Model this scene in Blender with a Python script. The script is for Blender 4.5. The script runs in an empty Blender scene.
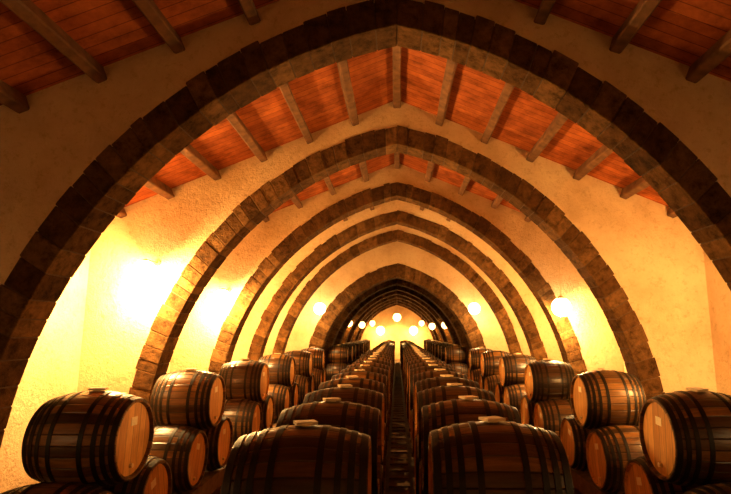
import bpy, bmesh, math, random
from mathutils import Vector, Matrix
random.seed(7)
S=bpy.context.scene
try:
    S.view_settings.view_transform='Standard'
except Exception: pass
COL=S.collection
CAMZ=2.22
HALF=4.86
RIDGE=CAMZ+3.82
SLOPE=0.42
Y0=-3.0; Y1=44.0

# ---------------------------------------------------------------- materials
def newmat(name):
    m=bpy.data.materials.new(name); m.use_nodes=True
    nt=m.node_tree; b=nt.nodes['Principled BSDF']
    return m,nt,b
def N(nt,t,**kw):
    n=nt.nodes.new(t)
    for k,v in kw.items(): setattr(n,k,v)
    return n
def ramp(nt,stops):
    r=N(nt,'ShaderNodeValToRGB')
    el=r.color_ramp.elements
    el[0].position=stops[0][0]; el[0].color=(*stops[0][1],1)
    el[1].position=stops[-1][0]; el[1].color=(*stops[-1][1],1)
    for p,c in stops[1:-1]:
        e=el.new(p); e.color=(*c,1)
    return r
def math_(nt,op,a,b=None):
    n=N(nt,'ShaderNodeMath',operation=op)
    for i,v in enumerate((a,b)):
        if v is None: continue
        if isinstance(v,(int,float)): n.inputs[i].default_value=v
        else: nt.links.new(v,n.inputs[i])
    return n.outputs[0]
def bump(nt,b,h,strength,dist):
    n=N(nt,'ShaderNodeBump'); n.inputs['Strength'].default_value=strength; n.inputs['Distance'].default_value=dist
    nt.links.new(h,n.inputs['Height']); nt.links.new(n.outputs[0],b.inputs['Normal'])
def noise(nt,vec,scale,detail=6,rough=.6):
    n=N(nt,'ShaderNodeTexNoise'); n.inputs['Scale'].default_value=scale
    n.inputs['Detail'].default_value=detail; n.inputs['Roughness'].default_value=rough
    if vec is not None: nt.links.new(vec,n.inputs['Vector'])
    return n.outputs[0]
def mixc(nt,fac,a,b,mode='MIX'):
    n=N(nt,'ShaderNodeMix',data_type='RGBA',blend_type=mode)
    for i,v in ((0,fac),(6,a),(7,b)):
        if isinstance(v,(int,float)): n.inputs[i].default_value=v
        elif isinstance(v,tuple): n.inputs[i].default_value=(*v,1)
        else: nt.links.new(v,n.inputs[i])
    return n.outputs[2]

def plaster():
    m,nt,b=newmat('old_plaster')
    tc=N(nt,'ShaderNodeTexCoord').outputs['Object']
    r=ramp(nt,[(.3,(.62,.42,.22)),(.5,(.77,.57,.33)),(.72,(.86,.69,.42))])
    nt.links.new(noise(nt,tc,1.1,8,.65),r.inputs[0])
    sp=ramp(nt,[(.34,(.6,.48,.32)),(.46,(1,1,1))])
    nt.links.new(noise(nt,tc,11,6,.75),sp.inputs[0])
    c=mixc(nt,.45,r.outputs[0],sp.outputs[0],'MULTIPLY')
    nt.links.new(c,b.inputs['Base Color']); b.inputs['Roughness'].default_value=.95
    b.inputs['Specular IOR Level'].default_value=.1
    bump(nt,b,noise(nt,tc,16,7,.7),.75,.045)
    return m
def stone(name,dark=1.0):
    m,nt,b=newmat(name)
    tc=N(nt,'ShaderNodeTexCoord').outputs['Object']
    at=N(nt,'ShaderNodeAttribute',attribute_name='shade').outputs['Fac']
    d=dark
    r=ramp(nt,[(0,(.095*d,.044*d,.015*d)),(.6,(.150*d,.074*d,.026*d)),(1,(.23*d,.120*d,.044*d))])
    nt.links.new(at,r.inputs[0])
    n=ramp(nt,[(.35,(.3,.27,.24)),(.5,(.9,.87,.8)),(.68,(1.5,1.4,1.25))])
    nt.links.new(noise(nt,tc,7,9,.75),n.inputs[0])
    nt.links.new(mixc(nt,1,r.outputs[0],n.outputs[0],'MULTIPLY'),b.inputs['Base Color'])
    b.inputs['Roughness'].default_value=.95; b.inputs['Specular IOR Level'].default_value=.1
    bump(nt,b,noise(nt,tc,14,8,.75),1,.05)
    return m
def flat(name,col,rough=.9,sc=10,var=.35,metal=0,bs=.3,bd=.01):
    m,nt,b=newmat(name)
    tc=N(nt,'ShaderNodeTexCoord').outputs['Object']
    lo=tuple(c*(1-var) for c in col); hi=tuple(min(1,c*(1+var)) for c in col)
    r=ramp(nt,[(.3,lo),(.7,hi)]); nz=noise(nt,tc,sc)
    nt.links.new(nz,r.inputs[0]); nt.links.new(r.outputs[0],b.inputs['Base Color'])
    b.inputs['Roughness'].default_value=rough; b.inputs['Metallic'].default_value=metal
    bump(nt,b,nz,bs,bd)
    return m
def tiles():
    m,nt,b=newmat('red_ceiling_boards')
    tc=N(nt,'ShaderNodeTexCoord').outputs['Object']
    br=N(nt,'ShaderNodeTexBrick'); nt.links.new(tc,br.inputs['Vector'])
    br.inputs['Color1'].default_value=(.56,.155,.035,1); br.inputs['Color2'].default_value=(.42,.105,.025,1)
    br.inputs['Mortar'].default_value=(.22,.052,.014,1); br.inputs['Scale'].default_value=1
    br.inputs['Brick Width'].default_value=1.48; br.inputs['Row Height'].default_value=.14
    br.inputs['Mortar Size'].default_value=.006
    n=ramp(nt,[(.3,(.38,.3,.26)),(.5,(.85,.8,.78)),(.72,(1.3,1.3,1.25))]); nt.links.new(noise(nt,tc,3.5,9,.7),n.inputs[0])
    nt.links.new(mixc(nt,1,br.outputs[0],n.outputs[0],'MULTIPLY'),b.inputs['Base Color'])
    b.inputs['Roughness'].default_value=.85; b.inputs['Specular IOR Level'].default_value=.2
    bump(nt,b,br.outputs['Fac'],-.3,.015)
    return m
def staves():
    m,nt,b=newmat('oak_staves')
    tc=N(nt,'ShaderNodeTexCoord').outputs['Object']
    sx=N(nt,'ShaderNodeSeparateXYZ'); nt.links.new(tc,sx.inputs[0])
    ang=math_(nt,'ARCTAN2',sx.outputs[2],sx.outputs[1])
    a=math_(nt,'MULTIPLY',ang,28/(2*math.pi))
    fl=math_(nt,'FLOOR',a); fr=math_(nt,'FRACT',a)
    oi=N(nt,'ShaderNodeObjectInfo').outputs['Random']
    w=N(nt,'ShaderNodeTexWhiteNoise',noise_dimensions='2D')
    cb=N(nt,'ShaderNodeCombineXYZ'); nt.links.new(fl,cb.inputs[0]); nt.links.new(math_(nt,'MULTIPLY',oi,57.3),cb.inputs[1])
    nt.links.new(cb.outputs[0],w.inputs['Vector'])
    r=ramp(nt,[(0,(.035,.012,.003)),(.55,(.10,.041,.010)),(1,(.27,.122,.032))]); nt.links.new(w.outputs['Value'],r.inputs[0])
    mp=N(nt,'ShaderNodeMapping'); nt.links.new(tc,mp.inputs[0]); mp.inputs['Scale'].default_value=(1.5,14,14)
    g=ramp(nt,[(.3,(.4,.37,.35)),(.7,(1.35,1.35,1.25))]); nz=noise(nt,mp.outputs[0],2.5,8,.7); nt.links.new(nz,g.inputs[0])
    c=mixc(nt,1,r.outputs[0],g.outputs[0],'MULTIPLY')
    edge=math_(nt,'MINIMUM',fr,math_(nt,'SUBTRACT',1,fr))
    j=ramp(nt,[(0,(.1,.1,.1)),(.08,(1,1,1))]); nt.links.new(edge,j.inputs[0])
    c=mixc(nt,1,c,j.outputs[0],'MULTIPLY')
    v=math_(nt,'ADD',math_(nt,'MULTIPLY',oi,.6),.7)
    hs=N(nt,'ShaderNodeHueSaturation'); nt.links.new(c,hs.inputs['Color']); nt.links.new(v,hs.inputs['Value'])
    nt.links.new(hs.outputs[0],b.inputs['Base Color']); b.inputs['Roughness'].default_value=.30
    bump(nt,b,math_(nt,'ADD',math_(nt,'MULTIPLY',j.outputs[0],1.0),math_(nt,'MULTIPLY',nz,.5)),.7,.008)
    return m
def headm():
    m,nt,b=newmat('oak_head')
    tc=N(nt,'ShaderNodeTexCoord').outputs['Object']
    sx=N(nt,'ShaderNodeSeparateXYZ'); nt.links.new(tc,sx.inputs[0])
    a=math_(nt,'MULTIPLY',sx.outputs[1],9.5); fl=math_(nt,'FLOOR',a); fr=math_(nt,'FRACT',a)
    oi=N(nt,'ShaderNodeObjectInfo').outputs['Random']
    w=N(nt,'ShaderNodeTexWhiteNoise',noise_dimensions='2D')
    cb=N(nt,'ShaderNodeCombineXYZ'); nt.links.new(fl,cb.inputs[0]); nt.links.new(math_(nt,'MULTIPLY',oi,31.7),cb.inputs[1])
    nt.links.new(cb.outputs[0],w.inputs['Vector'])
    r=ramp(nt,[(0,(.58,.27,.065)),(1,(.86,.46,.13))]); nt.links.new(w.outputs['Value'],r.inputs[0])
    mp=N(nt,'ShaderNodeMapping'); nt.links.new(tc,mp.inputs[0]); mp.inputs['Scale'].default_value=(8,20,2)
    g=ramp(nt,[(.3,(.55,.5,.45)),(.7,(1.1,1.1,1.1))]); nz=noise(nt,mp.outputs[0],2.5,8,.7); nt.links.new(nz,g.inputs[0])
    edge=math_(nt,'MINIMUM',fr,math_(nt,'SUBTRACT',1,fr))
    j=ramp(nt,[(0,(.2,.2,.2)),(.05,(1,1,1))]); nt.links.new(edge,j.inputs[0])
    c=mixc(nt,1,mixc(nt,1,r.outputs[0],g.outputs[0],'MULTIPLY'),j.outputs[0],'MULTIPLY')
    nt.links.new(c,b.inputs['Base Color']); b.inputs['Roughness'].default_value=.4
    bump(nt,b,j.outputs[0],.4,.004)
    return m
def glow(name,col,st):
    m,nt,b=newmat(name)
    b.inputs['Base Color'].default_value=(*col,1)
    b.inputs['Emission Color'].default_value=(*col,1); b.inputs['Emission Strength'].default_value=st
    return m
M_PL=plaster(); M_ST=stone('arch_stone',1.0); M_ST2=stone('arch_stone_dark',.8)
M_MO=flat('mortar',(.11,.062,.026),var=.3,sc=30)
M_CE=tiles(); M_BE=flat('beam_wood',(.19,.085,.032),sc=6,var=.5,rough=.8)
M_FL=flat('stone_floor',(.08,.05,.03),sc=3,var=.5,rough=.7)
M_SV=staves(); M_HD=headm(); M_IR=flat('hoop_iron',(.010,.006,.004),rough=.5,sc=20,var=.5,metal=.3)
M_BG=flat('bung_wood',(.80,.62,.36),rough=.7,sc=30,var=.15)
M_PP=flat('pale_patch',(.85,.75,.5),rough=.7,sc=30,var=.1)
M_RK=flat('rack_wood',(.12,.06,.025),sc=8,var=.5,rough=.8)
M_GL=glow('lamp_globe_glass',(1,.74,.36),20)
M_GL2=glow('amber_globe_glass',(1,.62,.20),7)
M_CAP=flat('lamp_brass',(.6,.42,.18),rough=.5,sc=20,metal=.3,var=.1)

def mkobj(name,bm,mats,parent=None,loc=None):
    me=bpy.data.meshes.new(name); bm.to_mesh(me); bm.free()
    for m in mats: me.materials.append(m)
    o=bpy.data.objects.new(name,me); COL.objects.link(o)
    if parent: o.parent=parent
    if loc: o.location=loc
    return o
def box(bm,x0,x1,y0,y1,z0,z1,mi=0):
    v=[bm.verts.new(p) for p in ((x0,y0,z0),(x1,y0,z0),(x1,y1,z0),(x0,y1,z0),(x0,y0,z1),(x1,y0,z1),(x1,y1,z1),(x0,y1,z1))]
    for f in ((0,3,2,1),(4,5,6,7),(0,1,5,4),(1,2,6,5),(2,3,7,6),(3,0,4,7)):
        fa=bm.faces.new([v[i] for i in f]); fa.material_index=mi
    return v
def ceilz(x): return RIDGE-SLOPE*abs(x)

# ---------------------------------------------------------------- room shell
bm=bmesh.new(); box(bm,-HALF-.3,HALF+.3,Y0-.3,Y1+.3,-.2,0); mkobj('floor',bm,[M_FL])
for nm,s in (('wall_left',-1),('wall_right',1)):
    bm=bmesh.new(); xs=sorted((s*HALF,s*(HALF+.3))); box(bm,xs[0],xs[1],Y0-.3,Y1+.3,0,ceilz(HALF)+.0)
    mkobj(nm,bm,[M_PL])
def gable(name,y0,y1):
    bm=bmesh.new()
    pts=[(-HALF,0),(HALF,0),(HALF,ceilz(HALF)),(0,RIDGE),(-HALF,ceilz(HALF))]
    a=[bm.verts.new((x,y0,z)) for x,z in pts]; b=[bm.verts.new((x,y1,z)) for x,z in pts]
    bm.faces.new(a); bm.faces.new(b[::-1])
    for i in range(5):
        j=(i+1)%5; bm.faces.new((a[j],a[i],b[i],b[j]))
    bmesh.ops.recalc_face_normals(bm,faces=bm.faces)
    return mkobj(name,bm,[M_PL])
gable('wall_back',Y1,Y1+.3); gable('wall_front',Y0-.3,Y0)
bm=bmesh.new()
pts=[(-HALF-.3,ceilz(HALF+.3)),(0,RIDGE),(HALF+.3,ceilz(HALF+.3))]
for (xa,za),(xb,zb) in ((pts[0],pts[1]),(pts[1],pts[2])):
    v=[bm.verts.new(p) for p in ((xa,Y0-.3,za),(xb,Y0-.3,zb),(xb,Y1+.3,zb),(xa,Y1+.3,za),(xa,Y0-.3,za+.2),(xb,Y0-.3,zb+.2),(xb,Y1+.3,zb+.2),(xa,Y1+.3,za+.2))]
    for f in ((0,3,2,1),(4,5,6,7),(0,1,5,4),(1,2,6,5),(2,3,7,6),(3,0,4,7)): bm.faces.new([v[i] for i in f])
ceil=mkobj('ceiling',bm,[M_CE])
for k in range(-6,7):
    x=k*.74
    bm=bmesh.new(); w=.06; h=.15
    box(bm,-w,w,Y0,Y1,-h,.02)
    bmesh.ops.subdivide_edges(bm,edges=[e for e in bm.edges if abs(e.verts[0].co.y-e.verts[1].co.y)>1],cuts=60)
    for v in bm.verts: v.co.x+=random.uniform(-.008,.008); v.co.z+=random.uniform(-.008,.008) if v.co.z<0 else 0
    o=mkobj('roof_beam',bm,[M_BE],loc=(x,0,ceilz(x)))
    o.rotation_euler=(0,(math.atan(SLOPE) if x>0 else -math.atan(SLOPE)) if x else 0,0)
    md=o.modifiers.new('b','BEVEL'); md.width=.015; md.limit_method='ANGLE'

# ---------------------------------------------------------------- arches
def make_arch(y,cx,zc,R,th,w,mat):
    rin=R-th
    bm=bmesh.new(); lay=bm.faces.layers.float.new('shade')
    tin=math.acos(cx/rin); tout=math.acos(cx/R)
    L=R*tout
    def blk(s,p,sh,yo,mi=0,ya=None,yb=None):
        ya=y-.02+yo if ya is None else ya; yb=y+w+.02-yo if yb is None else yb
        q=[bm.verts.new((s*a,yy,z)) for yy in (ya,yb) for a,z in p]
        for f in ((0,1,2,3),(7,6,5,4),(0,4,5,1),(1,5,6,2),(2,6,7,3),(3,7,4,0)):
            fa=bm.faces.new([q[i] for i in f]); fa[lay]=sh; fa.material_index=mi
    for s in (-1,1):
        t=0; cuts=[0]
        while t<L-.12:
            t+=random.uniform(.14,.30)
            if t>L-.12: t=L
            cuts.append(t)
        if cuts[-1]<L: cuts.append(L)
        for a,b in zip(cuts[:-1],cuts[1:]):
            fa=(a+.004)/L; fb=(b-.004)/L
            jo=random.uniform(-.022,.018)
            P=lambda r,ti,f:(r*math.cos(ti*f)-cx, zc+r*math.sin(ti*f))
            yo=random.uniform(-.010,.008)
            blk(s,[P(rin,tin,fa),P(R+jo,tout,fa),P(R+jo,tout,fb),P(rin,tin,fb)],random.random(),yo)
        xi=rin-cx; xo=R-cx
        nb=max(1,round(zc/.3))
        for i in range(nb):
            blk(s,[(xi,zc*i/nb+.006),(xo,zc*i/nb+.006),(xo,zc*(i+1)/nb-.006),(xi,zc*(i+1)/nb-.006)],random.random(),0)
        n=36
        for i in range(n):
            P=lambda r,f:(r*math.cos(math.acos(cx/r)*f)-cx, zc+r*math.sin(math.acos(cx/r)*f))
            blk(s,[P(rin+.006,i/n),P(R-.02,i/n),P(R-.02,(i+1)/n),P(rin+.006,(i+1)/n)],.5,0,1,y-.008,y+w+.008)
        blk(s,[(xi+.006,0),(xo-.02,0),(xo-.02,zc),(xi+.006,zc)],.5,0,1,y-.008,y+w+.008)
    bmesh.ops.recalc_face_normals(bm,faces=bm.faces)
    ring=mkobj('stone_arch',bm,[mat,M_MO])
    md=ring.modifiers.new('b','BEVEL'); md.width=.008; md.segments=1; md.limit_method='ANGLE'
    bm=bmesh.new(); Rs=R-.03
    ta=math.acos(cx/Rs); n=48
    low=[(Rs*math.cos(ta*(1-i/n))-cx, zc+Rs*math.sin(ta*(1-i/n))) for i in range(n+1)]
    low2=low[:-1]+[(Rs-cx,zc)]
    for s in (-1,1):
        cols=[(x,z,ceilz(x)+.05) for x,z in low2]+[(Rs-cx+.001,0,ceilz(Rs-cx)+.05),(HALF+.02,0,ceilz(HALF)+.0)]
        prev=None
        for x,z0,z1 in cols:
            v=[bm.verts.new((s*x,yy,zz)) for yy in (y,y+w) for zz in (z0,z1)]
            if prev:
                bm.faces.new((prev[0],v[0],v[1],prev[1])); bm.faces.new((prev[2],prev[3],v[3],v[2])); bm.faces.new((prev[0],prev[2],v[2],v[0]))
            prev=v
    bmesh.ops.remove_doubles(bm,verts=bm.verts,dist=.0005)
    bmesh.ops.recalc_face_normals(bm,faces=bm.faces)
    mkobj('spandrel_wall',bm,[M_PL],parent=ring)
for y in (4.8,8.15,11.4,14.2,17.0):
    make_arch(y,1.08,CAMZ-1.72,5.2,.32,.36,M_ST)
y=20.0
while y<42:
    make_arch(y,.8,CAMZ-1.57,4.27,.5,.7,M_ST2); y+=3.0

# ---------------------------------------------------------------- barrels
RB=.40
def barrel_mesh(name,bung,BL):
    def rad(x): return RB-.072*(x/BL)**2
    bm=bmesh.new(); SEG=48
    q=BL/.41
    hoops=[(-.404,-.360),(-.335,-.296),(-.262,-.224),(-.155,-.115),(.115,.155),(.224,.262),(.296,.335),(.360,.404)]
    hoops=[(a*q,b*q) for a,b in hoops]
    H=BL-.03
    prof=[(-H,0.0,1),(-H,.10,1),(-H,.2,1),(-H,rad(BL)-.028,1),(-BL,rad(BL)-.018,0),(-BL,rad(BL),0)]
    for a,b in hoops:
        lx=prof[-1][0]
        k=int((a-lx)/.05)
        for i in range(1,k+1): 
            xx=lx+(a-lx)*i/(k+1); prof.append((xx,rad(xx),0))
        prof.append((a,rad(a),2)); prof.append((a,rad(a)+.005,2)); prof.append((b,rad(b)+.005,2)); prof.append((b,rad(b),0))
    prof+= [(BL,rad(BL),0),(BL,rad(BL)-.018,0),(H,rad(BL)-.028,1),(H,.2,1),(H,.1,1),(H,0,1)]
    rings=[]
    for x,r,m in prof:
        if r==0: rings.append([bm.verts.new((x,0,0))])
        else: rings.append([bm.verts.new((x,r*math.cos(2*math.pi*i/SEG),r*math.sin(2*math.pi*i/SEG))) for i in range(SEG)])
    for k in range(len(rings)-1):
        A,B=rings[k],rings[k+1]; mi=prof[k][2]
        for i in range(SEG):
            j=(i+1)%SEG
            if len(A)==1: f=bm.faces.new((A[0],B[i],B[j]))
            elif len(B)==1: f=bm.faces.new((A[i],B[0],A[j]))
            else: f=bm.faces.new((A[i],B[i],B[j],A[j]))
            f.material_index=mi
            f.smooth=True
    for sx in (-1,1):
        box(bm,*(sorted((sx*(H-.003),sx*(H+.004)))),-.05,.05,.11,.18,4)  # small pale patch on the upper part of each head
        r=bmesh.ops.create_cone(bm,cap_ends=True,segments=16,radius1=.022,radius2=.018,depth=.03)
        bmesh.ops.rotate(bm,verts=r['verts'],matrix=Matrix.Rotation(math.pi/2,3,'Y'))
        bmesh.ops.translate(bm,verts=r['verts'],vec=(sx*(H+.009),0,-.22))
        for v in r['verts']:
            for f in v.link_faces: f.material_index=3
    if bung:
        r=bmesh.ops.create_cone(bm,cap_ends=True,segments=20,radius1=.035,radius2=.04,depth=.04)
        bmesh.ops.translate(bm,verts=r['verts'],vec=(0,0,RB+.005))
        for v in r['verts']:
            for f in v.link_faces: f.material_index=3
        v=box(bm,-.065,.065,-.06,.06,RB+.006,RB+.024,3)
        bmesh.ops.rotate(bm,verts=v,cent=(0,0,RB),matrix=Matrix.Rotation(.35,3,'Z'))
    bmesh.ops.recalc_face_normals(bm,faces=bm.faces)
    for e in bm.edges:
        if len(e.link_faces)==2 and e.calc_face_angle(0)>.5: e.smooth=False
    me=bpy.data.meshes.new(name); bm.to_mesh(me); bm.free()
    for m in (M_SV,M_HD,M_IR,M_BG,M_PP): me.materials.append(m)
    return me
MES={('c',True):barrel_mesh('barrel_with_bung',True,.40),('c',False):barrel_mesh('barrel_plain',False,.40),
     ('s',True):barrel_mesh('short_barrel_with_bung',True,.38),('s',False):barrel_mesh('short_barrel_plain',False,.38)}
def barrel(x,y,z,top,kind):
    o=bpy.data.objects.new('wine_barrel',MES[(kind,top)]); COL.objects.link(o)
    o.location=(x+random.uniform(-.02,.02),y,z)
    if top: o.rotation_euler=(random.uniform(-.06,.06),0,math.pi*random.randint(0,1)+random.uniform(-.02,.02))
    else: o.rotation_euler=(random.uniform(-.5,.5),0,random.uniform(-.01,.01))
RK=.275
def rows(xc,tops,half,kind):
    dz=math.sqrt((2*RB+.008)**2-half**2); ZL=RK+.401
    lows={}
    for k,t in enumerate(tops):
        x=xc
        if abs(xc)>2.5 and k==0: x=xc-math.copysign(.17,xc)
        d=dz
        barrel(x,t,ZL+d,True,kind)
        for l in (round(t-half,3),round(t+half,3)): lows.setdefault(l,x)
    for l,x in sorted(lows.items()): barrel(x,l,ZL,False,kind)
def rack(xc,y0,y1):
    bm=bmesh.new()
    for dx in (-.24,.24): box(bm,xc+dx-.06,xc+dx+.06,y0,y1,.06,RK)
    y=y0+.3
    while y<y1:
        box(bm,xc-.36,xc+.36,y-.05,y+.05,0,.07); y+=1.2
    mkobj('barrel_rack',bm,[M_RK])
sp=1.13
rows(-.55,[3.33+sp*i for i in range(31)],sp/2,'c'); rack(-.55,2.2,38.5)
rows(.625,[3.47+sp*i for i in range(31)],sp/2,'c'); rack(.625,2.4,38.7)
for s in (-1,1):
    rows(s*2.81,[4.72]+[7.25+2.6*i for i in range(5)],.50,'s'); rack(s*2.81,3.8,18.6)
    rows(s*2.30,[20.9+1.9*i for i in range(10)],.50,'s'); rack(s*2.30,19.8,39.4)
bm=bmesh.new()
for dx in (-.1,.1): box(bm,.035+dx-.02,.035+dx+.02,2.2,38,0,.06)
y=2.3
while y<38: box(bm,.035-.15,.035+.15,y,y+.16,.06,.085); y+=.42
mkobj('duckboard',bm,[M_RK])

# ---------------------------------------------------------------- lamps
WARM=(1,.57,.18)
def cone(bm,r1,r2,d,loc,axis='Z'):
    q=bmesh.ops.create_cone(bm,cap_ends=True,segments=16,radius1=r1,radius2=r2,depth=d)
    if axis=='X': bmesh.ops.rotate(bm,verts=q['verts'],matrix=Matrix.Rotation(math.pi/2,3,'Y'))
    if axis=='Y': bmesh.ops.rotate(bm,verts=q['verts'],matrix=Matrix.Rotation(math.pi/2,3,'X'))
    bmesh.ops.translate(bm,verts=q['verts'],vec=loc)
    for v in q['verts']:
        for f in v.link_faces: f.material_index=1
def lamp(x,y,z,P,r=.11,mount='ceil',reach=.35,col=WARM,glass=None):
    bm=bmesh.new()
    bmesh.ops.create_uvsphere(bm,u_segments=20,v_segments=12,radius=r)
    for f in bm.faces: f.smooth=True; f.material_index=0
    if mount=='ceil':
        zc=ceilz(x)
        cone(bm,r*.45,r*.3,.04,(0,0,r)); cone(bm,.02,.015,.05,(0,0,r+.04))
        cone(bm,.005,.005,zc-z-r-.04,(0,0,(zc-z+r+.04)/2)); cone(bm,.03,.05,.04,(0,0,zc-z-.02))
        nm='pendant_lamp'
    elif mount=='back':
        cone(bm,.04,.03,.03,(0,0,r+.005)); 
        cone(bm,.009,.009,reach,(0,reach/2,r+.02),'Y'); cone(bm,.05,.05,.02,(0,reach-.01,r+.02),'Y')
        nm='wall_lamp'
    else:
        s=1 if x>0 else -1; reach=HALF-abs(x)
        cone(bm,.04,.03,.03,(0,0,r+.005)); 
        cone(bm,.009,.009,reach,(s*reach/2,0,r+.02),'X'); cone(bm,.05,.05,.02,(s*(reach-.01),0,r+.02),'X')
        nm='wall_lamp'
    o=mkobj(nm,bm,[glass or M_GL,M_CAP],loc=(x,y,z))
    ld=bpy.data.lights.new('bulb_light','POINT'); ld.energy=P; ld.color=col; ld.shadow_soft_size=.05
    l=bpy.data.objects.new('bulb_light',ld); COL.objects.link(l); l.parent=o; l.location=(0,-.02,-r-.07)
# front bay: added lamps, out of view, to light the foreground
lamp(-4.3,1.6,1.9,12,mount='side'); lamp(4.3,1.6,2.1,26,mount='side')
# bay 1-2
lamp(-3.78,7.74,3.12,600,r=.16,mount='back',reach=.41); lamp(4.4,5.75,2.6,270,mount='side')
lamp(-4.5,5.9,2.6,35,mount='side')  # added lamp to brighten the left side wall
# bay 2-3
lamp(-3.68,10.95,2.95,600,r=.16,mount='back',reach=.45); lamp(3.45,10.98,2.74,320,r=.2)
# following bays: added lamps, hidden behind the piers to light the next arch
for y,pl,pr in ((12.4,480,260),(15.2,360,220),(18.0,210,150)):
    lamp(-4.3,y,2.95,pl,mount='side'); lamp(4.3,y,2.95,pr,mount='side')
lamp(-2.85,19.3,3.08,100,r=.22); lamp(2.85,19.3,3.08,100,r=.22)
AMB=(1,.46,.11)
for x,y,z,P,r in ((-2.6,28.5,2.7,60,.2),(2.6,28.5,2.6,60,.2),(-2.3,34.5,2.7,80,.22),(2.3,34.5,2.6,80,.22),(0,31.5,3.1,90,.25),
                (-1.9,40.6,2.9,130,.22),(1.9,40.6,2.9,130,.22),(-1.35,43,2.35,450,.38),(1.35,43,2.35,450,.38)):
    lamp(x,y,z,P,r=r,col=AMB,glass=M_GL2)

# ---------------------------------------------------------------- world / camera
w=bpy.data.worlds.new('World'); S.world=w; w.use_nodes=True
w.node_tree.nodes['Background'].inputs[0].default_value=(.02,.01,.005,1)
cd=bpy.data.cameras.new('camera'); cam=bpy.data.objects.new('camera',cd); COL.objects.link(cam)
cd.sensor_width=36; cd.lens=520/731*36; cd.shift_x=-31.5/731
cam.location=(0,0,CAMZ); cam.rotation_euler=(math.radians(90+9.3),0,0)
S.camera=cam
